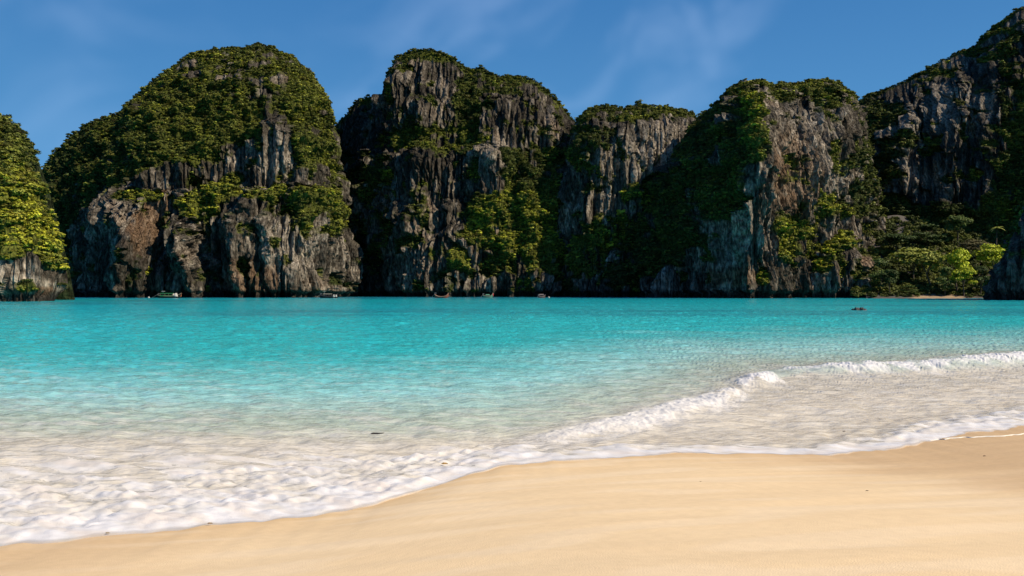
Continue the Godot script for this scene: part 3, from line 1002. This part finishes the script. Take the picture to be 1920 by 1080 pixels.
func build_bay() -> void:
	var nu := 60
	var nv := 40
	var pos := PackedVector3Array()
	var col := PackedColorArray()
	for j in nv:
		var d := 306.0 + j * 2.8
		for i in nu:
			var px := 1624.0 + i * 5.4
			var x := (px - 960.0) / F * d
			var y := shore_height(d + 3.0 * n_a.get_noise_2d(x * 0.05, 2.0)) + 0.5 * n_b.get_noise_2d(x * 0.2, d * 0.2)
			pos.append(Vector3(x, y, -d))
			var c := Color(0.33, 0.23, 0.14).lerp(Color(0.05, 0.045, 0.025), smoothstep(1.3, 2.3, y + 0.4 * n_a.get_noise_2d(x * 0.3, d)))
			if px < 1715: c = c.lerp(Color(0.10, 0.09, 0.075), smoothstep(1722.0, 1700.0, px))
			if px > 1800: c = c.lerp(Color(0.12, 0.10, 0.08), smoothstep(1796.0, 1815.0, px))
			col.append(c)
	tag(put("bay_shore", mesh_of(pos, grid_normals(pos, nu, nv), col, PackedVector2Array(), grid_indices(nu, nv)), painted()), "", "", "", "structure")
	var kinds := [tree_crown(1, 2600, 0.95), tree_crown(2, 2600, 0.8), tree_crown(3, 2400, 1.1)]
	var bark := paint(Color(0.10, 0.08, 0.06), 0.9)
	var tones := {"lime": Color(0.60, 0.66, 0.045), "olive": Color(0.42, 0.44, 0.085), "brown": Color(0.20, 0.175, 0.075), "mid": Color(0.14, 0.19, 0.045), "dark": Color(0.075, 0.11, 0.03)}
	var mats := {}
	for k in tones:
		var m: StandardMaterial3D = leaf_mat.duplicate()
		m.albedo_color = tones[k].linear_to_srgb()
		mats[k] = m
	# px, top py, width px, depth, kind, tone, label
	for t in [
		[1795, 466, 56, 331, 0, "lime", "brightest lime green spreading tree in the middle of the bay"],
		[1713, 463, 92, 346, 1, "olive", "widest pale olive tree with a broad layered crown in the bay"],
		[1858, 456, 62, 346, 1, "lime", "lime green tree half in shade beside the dark right-edge headland"],
		[1826, 448, 58, 366, 1, "brown", "brownish grey-green tree standing above the lime trees"],
		[1648, 490, 42, 336, 2, "mid", "mid green tree just beside the squat rock tower"],
		[1682, 438, 68, 373, 0, "dark", "dark round tree high on the slope above the widest olive tree"],
		[1706, 537, 34, 324, 2, "mid", "low mid green shrub at the water under the widest olive tree"],
		[1772, 506, 36, 326, 2, "mid", "small mid green tree at the back of the little sand strip"],
		[1748, 470, 50, 339, 0, "olive", "olive tree between the widest crown and the brightest lime tree"],
		[1808, 498, 44, 324, 1, "lime", "low lime green tree in front of the brightest one"],
		[1838, 504, 38, 327, 2, "dark", "small dark tree at the foot of the right-edge headland"],
		[1795, 404, 54, 386, 0, "mid", "mid green tree alone high on the slope over the bay"],
		[1738, 425, 60, 382, 2, "dark", "dark tall tree in the slope jungle above the olive trees"],
		[1668, 505, 40, 328, 0, "dark", "dark low tree between the rock tower and the olive trees"]]:
		var d: float = t[3]
		var x: float = (t[0] - 960.0) / F * d
		var y0 := shore_height(d) - 0.2
		var y1: float = EYE + (HZ - t[1]) / F * d
		var wide: float = t[2] / F * d * 0.5
		var o := base("broadleaf_tree", Vector3(x, y0, -d), rng.randf() * TAU)
		tag(o, t[6], "tree", "trees in the leafy bay")
		var tall: float = maxf(y1 - y0, 2.0)
		var st := start()
		var fork := Vector3(rng.randfn() * 0.05, 0.38, rng.randfn() * 0.05) * tall
		tube(st, [Vector3.ZERO, fork * 0.5 + Vector3(0.1, 0, 0.1), fork], [0.026 * tall, 0.02 * tall, 0.016 * tall])
		for b in 4:
			var az := b * TAU / 4.0 + rng.randf()
			var tip := fork + Vector3(cos(az) * wide * 0.5, tall * 0.32, sin(az) * wide * 0.5)
			tube(st, [fork, fork.lerp(tip, 0.5) + Vector3(0, tall * 0.04, 0), tip], [0.013 * tall, 0.009 * tall, 0.004 * tall], 5)
		put("trunk", st.commit(), bark, o)
		var crown := put("crown", kinds[t[4]], mats[t[5]], o)
		crown.position.y = tall * 0.55
		crown.scale = Vector3(wide * 1.3, tall * 0.7, wide * 1.3)
	# the tangle of shrubs under and between the trees
	var sets := [[], [], []]
	var tints := [[], [], []]
	for k in 2600:
		var d := rng.randf_range(318.0, 412.0)
		var px := rng.randf_range(1600.0, 1925.0)
		var x := (px - 960.0) / F * d
		var open := px > 1722.0 and px < 1800.0
		if d < (326.0 if open else 320.0) + 2.0 * n_a.get_noise_1d(x * 0.3): continue
		var r := rng.randf_range(0.9, 2.6) * (0.6 if d < 330.0 else 1.0)
		var l := clampf(0.3 + 0.5 * n_b.get_noise_2d(x * 0.06, d * 0.06) + rng.randf_range(-0.2, 0.2), 0.0, 1.0)
		sets[k % 3].append(Transform3D(Basis(Vector3.UP, rng.randf() * TAU) * Basis.from_scale(Vector3(r, r * rng.randf_range(0.7, 1.2), r)), Vector3(x, shore_height(d) + r * 0.45, -d)))
		tints[k % 3].append(DARK.lerp(MID, l * 1.4) * rng.randf_range(0.9, 1.9))
	var tangle := base("undergrowth", Vector3.ZERO)
	tag(tangle, "tangled dark green shrubs filling the slope between the bay's trees", "vegetation", "", "stuff")
	for w in 3: scatter("foliage", 3 + w, sets[w], tints[w], tangle)
	# a small palm on the slope
	var pd := 378.0
	var palm := base("palm_tree", Vector3((1868.0 - 960.0) / F * pd, 24.0, -pd))
	tag(palm, "small palm with a loose head of fronds on the dark slope", "tree", "trees in the leafy bay")
	var ps := start()
	tube(ps, [Vector3.ZERO, Vector3(0.3, 4, 0), Vector3(0.2, 8.5, 0.2)], [0.3, 0.2, 0.16])
	put("trunk", ps.commit(), bark, palm)
	for i in 11:
		var az := i * 2.4
		var out := Vector3(cos(az), 0, sin(az))
		var side := Vector3(-out.z, 0, out.x)
		var st := start()
		var lift := 0.9 - 0.14 * (i % 5)
		for k in 6:
			var a := Vector3(0.2, 8.5, 0.2) + out * (k * 0.62) + Vector3(0, lift * k * 0.62 - 0.085 * k * k, 0)
			var b := Vector3(0.2, 8.5, 0.2) + out * ((k + 1) * 0.62) + Vector3(0, lift * (k + 1) * 0.62 - 0.085 * (k + 1) * (k + 1), 0)
			var wa := 0.12 + 0.5 * sin(PI * k / 6.2)
			var wb := 0.04 + 0.5 * sin(PI * (k + 1) / 6.2)
			for sgn in [-1.0, 1.0]:
				var q := [a, b, b + side * wb * sgn - Vector3(0, wb * 0.5, 0), a + side * wa * sgn - Vector3(0, wa * 0.5, 0)]
				for v in ([0, 1, 2, 0, 2, 3] if sgn < 0 else [0, 2, 1, 0, 3, 2]):
					st.add_vertex(q[v])
		st.generate_normals()
		put("frond", st.commit(), paint(MID * 1.2, 0.5), palm)


# ---------------------------------------------------------------- boats

func hull_mesh(length: float, beam: float, deep: float, bow: float, stern: float, deck := false) -> ArrayMesh:
	# a lofted wooden hull along x, its prow at +x; the waterline is y = 0
	var pos := PackedVector3Array()
	var nu := 25
	var nv := 9
	for j in nv:
		var v := float(j) / (nv - 1) * 2.0 - 1.0
		for i in nu:
			var t := float(i) / (nu - 1)
			var x := (t - 0.5) * length
			var full := pow(sin(PI * clampf(0.04 + t * 0.93, 0.0, 1.0)), 0.55)
			var rise := bow * pow(maxf(0.0, (t - 0.5) * 2.0), 3.0) + stern * pow(maxf(0.0, (0.5 - t) * 2.0), 3.0)
			var y := deep + rise - (deep + 0.4 + rise * 0.35) * (1.0 - pow(absf(v), 2.6))
			if deck: y = deep * 0.55 + rise * 0.75
			pos.append(Vector3(x, y, -v * beam * 0.5 * full * (0.93 if deck else 1.0)))
	var nor := grid_normals(pos, nu, nv)
	if not deck:
		for i in nor.size(): nor[i] = -nor[i]
		var idx := grid_indices(nu, nv)
		for k in range(0, idx.size(), 3):
			var s := idx[k + 1]
			idx[k + 1] = idx[k + 2]
			idx[k + 2] = s
		return mesh_of(pos, nor, PackedColorArray(), PackedVector2Array(), idx)
	return mesh_of(pos, nor, PackedColorArray(), PackedVector2Array(), grid_indices(nu, nv))


func rail_mesh(length: float, beam: float, deep: float, bow: float, stern: float, side: float) -> ArrayMesh:
	var st := start()
	var pts := []
	var rad := []
	for i in 25:
		var t := i / 24.0
		var full := pow(sin(PI * clampf(0.04 + t * 0.93, 0.0, 1.0)), 0.55)
		var rise := bow * pow(maxf(0.0, (t - 0.5) * 2.0), 3.0) + stern * pow(maxf(0.0, (0.5 - t) * 2.0), 3.0)
		pts.append(Vector3((t - 0.5) * length, deep + rise + 0.03, side * beam * 0.5 * full))
		rad.append(0.11)
	tube(st, pts, rad, 5)
	return st.commit()


func block(st: SurfaceTool, mid: Vector3, size: Vector3) -> void:
	var b := BoxMesh.new()
	b.size = size
	st.append_from(b, 0, Transform3D(Basis(), mid))


func boat(label: String, px: float, d: float, length: float, turn: float, o: Dictionary) -> Node3D:
	var n := base("longtail_boat", Vector3((px - 960.0) / F * d, 0.0, -d), turn)
	tag(n, label, "boat", "boats moored below the cliffs")
	var beam: float = length * 0.2
	var deep: float = o.get("deep", 0.75)
	var bow: float = o.get("bow", 1.5)
	var stern: float = o.get("stern", 0.6)
	for k in ["hull", "rail", "roof", "side", "awning"]:
		if o.has(k): o[k] = o[k] * 0.58
	put("hull", hull_mesh(length, beam, deep, bow, stern), paint(o.hull, 0.6), n)
	put("deck", hull_mesh(length, beam, deep, bow, stern, true), paint(Color(0.16, 0.11, 0.07), 0.8), n)
	for s in [-1.0, 1.0]:
		put("gunwale", rail_mesh(length, beam, deep, bow, stern, s), paint(o.rail, 0.6), n)
	if o.has("roof"):
		var span: Array = o.span     # from, to along the boat, height
		var wide := beam * 0.8
		var st := start()
		for k in 7:                  # an arched awning
			var v0 := (k / 7.0 - 0.5)
			var v1 := ((k + 1) / 7.0 - 0.5)
			for q in [[v0, v1]]:
				var y0: float = span[2] + 0.35 * (1.0 - 4.0 * v0 * v0)
				var y1: float = span[2] + 0.35 * (1.0 - 4.0 * v1 * v1)
				block(st, Vector3((span[0] + span[1]) * 0.5, (y0 + y1) * 0.5, (v0 + v1) * 0.5 * wide), Vector3(span[1] - span[0], absf(y1 - y0) + 0.07, wide / 7.0 - 0.003))
		put("roof", st.commit(), paint(o.roof, 0.6), n)
		for fx in [0.03, 0.36, 0.66, 0.97]:
			for s in [-1.0, 1.0]:
				var p := start()
				var x: float = lerpf(span[0], span[1], fx)
				tube(p, [Vector3(x, deep * 0.5, s * wide * 0.47), Vector3(x, span[2] + 0.05, s * wide * 0.47)], [0.06, 0.05], 6)
				put("post", p.commit(), paint(o.rail, 0.6), n)
	if o.has("side"):
		for s in [-1.0, 1.0]:
			var st := start()
			block(st, Vector3((o.span[0] + o.span[1]) * 0.5, deep + 0.18, s * beam * 0.46), Vector3(o.span[1] - o.span[0], 0.42, 0.06))
			put("side_board", st.commit(), paint(o.side, 0.6), n)
	if o.has("ribbon"):
		var tip := Vector3(length * 0.47, deep + bow * 0.8, 0)
		for k in 3:
			var st := start()
			tube(st, [tip + Vector3(-0.12 * k, 0.25 - 0.2 * k, 0), tip + Vector3(0.1, -0.35 - 0.15 * k, 0.12 * (k - 1)), tip + Vector3(0.05, -0.95 - 0.2 * k, 0.22 * (k - 1))], [0.2, 0.16, 0.05], 6)
			put("prow_ribbon", st.commit(), paint(o.ribbon[k % o.ribbon.size()], 0.8), n)
	if o.has("awning"):
		var ax: float = -length * 0.27
		var p := start()
		tube(p, [Vector3(ax, deep * 0.5, 0), Vector3(ax, deep + 2.0, 0)], [0.09, 0.07], 6)
		put("awning_post", p.commit(), paint(Color(0.55, 0.6, 0.55), 0.6), n)
		var st := start()
		block(st, Vector3(ax, deep + 2.05, 0), Vector3(1.3, 0.09, 1.1))
		block(st, Vector3(ax, deep + 2.13, 0), Vector3(0.8, 0.07, 0.7))
		put("awning", st.commit(), paint(o.awning, 0.7), n)
	# engine with its long tail shaft at the stern
	var en := start()
	block(en, Vector3(-length * 0.44, deep + stern + 0.45, 0), Vector3(0.7, 0.45, 0.45))
	put("engine", en.commit(), paint(Color(0.12, 0.12, 0.12), 0.5), n)
	var sh := start()
	tube(sh, [Vector3(-length * 0.46, deep + stern + 0.4, 0), Vector3(-length * 0.72, 0.05, 0.2)], [0.05, 0.04], 6)
	put("tail_shaft", sh.commit(), paint(Color(0.25, 0.25, 0.25), 0.4), n)
	return n


func lump_mesh(sd: int, size: Vector3, rough: float, rings := 10, around := 16) -> ArrayMesh:
	# a closed uneven lump standing on y = 0
	var pos := PackedVector3Array()
	for j in rings:
		var v := float(j) / (rings - 1)
		for i in around + 1:
			var a := TAU * (i % around) / around
			var q := Vector3(cos(a) * cos(v * PI * 0.5), sin(v * PI * 0.5), -sin(a) * cos(v * PI * 0.5))
			var r := 1.0 + rough * n_b.get_noise_3d(q.x * 1.3 + sd * 7.0, q.y * 1.3, q.z * 1.3)
			pos.append(Vector3(q.x * size.x * 0.5, q.y * size.y, q.z * size.z * 0.5) * r)
	return mesh_of(pos, grid_normals(pos, around + 1, rings), PackedColorArray(), PackedVector2Array(), grid_indices(around + 1, rings))


func build_boats() -> void:
	boat("green-roofed longtail boat with orange ribbons on its prow, nearest the left mountain", 318, 338, 9.8, 0.10,
		{"hull": Color(0.06, 0.04, 0.03), "rail": Color(0.45, 0.38, 0.26), "roof": Color(0.05, 0.26, 0.10), "side": Color(0.04, 0.30, 0.11), "span": [-3.6, 1.6, 1.75], "ribbon": [Color(0.75, 0.22, 0.08), Color(0.8, 0.3, 0.2)], "awning": Color(0.7, 0.74, 0.72), "bow": 1.3})
	boat("black-hulled longtail boat with a cream awning, below the gap between the two mountains", 617, 332, 7.3, 0.06,
		{"hull": Color(0.025, 0.025, 0.03), "rail": Color(0.12, 0.10, 0.10), "roof": Color(0.42, 0.36, 0.28), "span": [-2.4, 1.2, 1.55], "awning": Color(0.62, 0.60, 0.45), "bow": 1.0})
	boat("open salmon-red longtail boat with both ends turned up, below the dark wall", 828, 334, 5.9, -0.08,
		{"hull": Color(0.62, 0.20, 0.11), "rail": Color(0.75, 0.42, 0.28), "bow": 1.5, "stern": 1.0, "deep": 0.6})
	boat("small mint-green longtail boat with a red cloth on its prow", 915, 338, 4.4, 0.1,
		{"hull": Color(0.20, 0.48, 0.32), "rail": Color(0.45, 0.42, 0.28), "roof": Color(0.30, 0.62, 0.42), "span": [-1.0, 0.7, 1.2], "bow": 1.5, "stern": 0.5, "ribbon": [Color(0.6, 0.07, 0.08), Color(0.5, 0.08, 0.08)]})
	boat("little dull brown boat in the shade under the rock overhang", 1016, 345, 3.0, 0.2,
		{"hull": Color(0.20, 0.13, 0.11), "rail": Color(0.40, 0.30, 0.28), "roof": Color(0.42, 0.32, 0.30), "span": [-1.2, 0.8, 1.3], "bow": 0.9, "stern": 0.4, "deep": 0.5})
	var white := paint(Color(0.46, 0.43, 0.38), 0.8)
	for b in [[329.5, 337.6, Vector3(1.9, 1.3, 1.2), 1.0, "cream bundle heaped in the bow of the green-roofed boat"], [325.0, 338.6, Vector3(1.3, 1.0, 1.0), 1.25, "pale bundle against the roof of the green-roofed boat"],
		[626.0, 331.8, Vector3(1.0, 1.0, 0.9), 0.8, "white bundle amidships on the black-hulled boat"], [630.0, 331.7, Vector3(0.9, 0.95, 0.8), 0.9, "white bundle near the prow of the black-hulled boat"]]:
		var o := put("bundle", lump_mesh(int(b[0]), b[2], 0.35), white)
		o.position = Vector3((b[0] - 960.0) / F * b[1], b[3] - 0.35, -b[1])
		tag(o, b[4], "bundle", "bundles lying in the boats")
	for b in [[1029.0, 340.0, "pale buoy floating beside the little brown boat"], [279.0, 335.0, "white buoy floating off the stern of the green-roofed boat"]]:
		var st := start()
		var s := SphereMesh.new()
		s.radius = 0.42
		s.height = 0.8
		s.radial_segments = 14
		s.rings = 8
		st.append_from(s, 0, Transform3D())
		tube(st, [Vector3(0, 0.3, 0), Vector3(0, 0.62, 0)], [0.09, 0.07], 6)
		var o := put("buoy", st.commit(), white)
		o.position = Vector3((b[0] - 960.0) / F * b[1], 0.2, -b[1])
		tag(o, b[2], "buoy", "mooring buoys")


# ---------------------------------------------------------------- small things

func on_sand(px: float, py: float) -> Vector3:
	var y := 0.3
	var p := Vector3.ZERO
	for i in 12:
		var d := (EYE - y) * F / (py - HZ)
		p = Vector3((px - 960.0) / F * d, y, -d)
		y = sand_height(p.x, d - table(shore_t, p.x))
	p.y = y
	return p


func build_small_things() -> void:
	# a few boulders breaking the surface
	var dark := painted(0.7, 0.3)
	var d := 106.0
	var reef := base("reef_rock", Vector3((1610.0 - 960.0) / F * d, -0.08, -d))
	tag(reef, "low dark knobbly rock breaking the turquoise surface off the rock tower", "rock")
	var rk := [paint(Color(0.05, 0.045, 0.045), 0.6), paint(Color(0.10, 0.075, 0.085), 0.6)]
	for r in [[-0.75, 0.0, 0.55, 0.30, 0], [-0.35, 0.1, 0.6, 0.48, 0], [0.0, -0.1, 0.55, 0.42, 1], [0.4, 0.05, 0.65, 0.50, 0], [0.8, 0.0, 0.5, 0.30, 1]]:
		var o := put("boulder", lump_mesh(int(r[0] * 20.0), Vector3(r[2], r[3], 0.5), 0.6), rk[r[4]], reef)
		o.position = Vector3(r[0], 0, r[1])
	# driftwood in the shallows
	var st := start()
	tube(st, [Vector3(-0.11, 0.004, 0), Vector3(-0.07, 0.014, 0.008), Vector3(0.0, 0.010, 0.002), Vector3(0.08, 0.014, -0.006), Vector3(0.11, 0.018, -0.008)], [0.006, 0.013, 0.012, 0.007, 0.003], 8)
	var stick := put("driftwood", st.commit(), paint(Color(0.025, 0.02, 0.02), 0.6))
	stick.position = at(708, 813.5, 13.2)
	tag(stick, "short dark stick floating in the shallows behind the foam", "driftwood")
	# crumbs of leaf and weed
	for c in [[1845.0, 855.0, 0.022, Color(0.10, 0.06, 0.035), "dark leaf scrap lying alone on damp sand near the wash", 0.0], [1625.0, 920.0, 0.016, Color(0.09, 0.06, 0.04), "tiny dark twig on the smooth sand below the right foam edge", 0.0],
		[1313.0, 902.5, 0.011, Color(0.16, 0.09, 0.05), "tiny brown crumb on sand beside the pale ripple", 0.0], [800.0, 871.0, 0.045, Color(0.22, 0.17, 0.12), "grey-brown scrap of weed caught in the foam", 0.07], [834.0, 878.0, 0.045, Color(0.42, 0.24, 0.07), "orange-brown leaf caught in the foam near its edge", 0.06],
		[203.0, 1003.0, 0.022, Color(0.30, 0.23, 0.13), "olive scrap of weed at the tip of the wash", 0.02], [395.0, 985.0, 0.028, Color(0.34, 0.25, 0.15), "brown sliver of weed lying along the wash edge", 0.02], [1582.0, 812.0, 0.028, Color(0.10, 0.07, 0.06), "short dark sliver floating on the thin foam sheet", 0.03]]:
		var p := on_sand(c[0], c[1])
		var s := start()
		var L: float = c[2]
		tube(s, [Vector3(-L, 0.002, 0), Vector3(-L * 0.4, L * 0.22, L * 0.1), Vector3(L * 0.4, L * 0.18, -L * 0.1), Vector3(L, 0.003, 0)], [L * 0.08, L * 0.26, L * 0.22, L * 0.05], 6)
		var o := put("leaf_scrap", s.commit(), paint(c[3], 0.9))
		o.position = p + Vector3(0, c[5], 0)
		tag(o, c[4], "leaf", "scraps washed up on the beach")
	# the line of froth left by the last wave on the right
	var pts := PackedVector3Array()
	var n := 60
	for j in 3:
		for i in n:
			var t := float(i) / (n - 1)
			var px := lerpf(1740.0, 2000.0, t)
			var py := lut([1740.0, 1790.0, 1840.0, 1890.0, 1920.0, 2000.0], [827.0, 821.0, 819.5, 817.0, 813.5, 808.0], px) + 0.8 * n_a.get_noise_1d(px * 0.05)
			var p := on_sand(px, py)
			var half := 0.010 * (1.0 + 0.7 * n_a.get_noise_1d(px * 0.12)) * smoothstep(0.0, 0.1, t)
			pts.append(p + Vector3(0, 0.004 + (0.010 if j == 1 else 0.0), (1 - j) * half * 2.2))
	tag(put("froth_line", mesh_of(pts, grid_normals(pts, n, 3), PackedColorArray(), PackedVector2Array(), grid_indices(n, 3)), paint(Color(0.85, 0.76, 0.62), 0.7)), "thin cream line of froth left curving over the damp sand", "foam", "", "stuff")
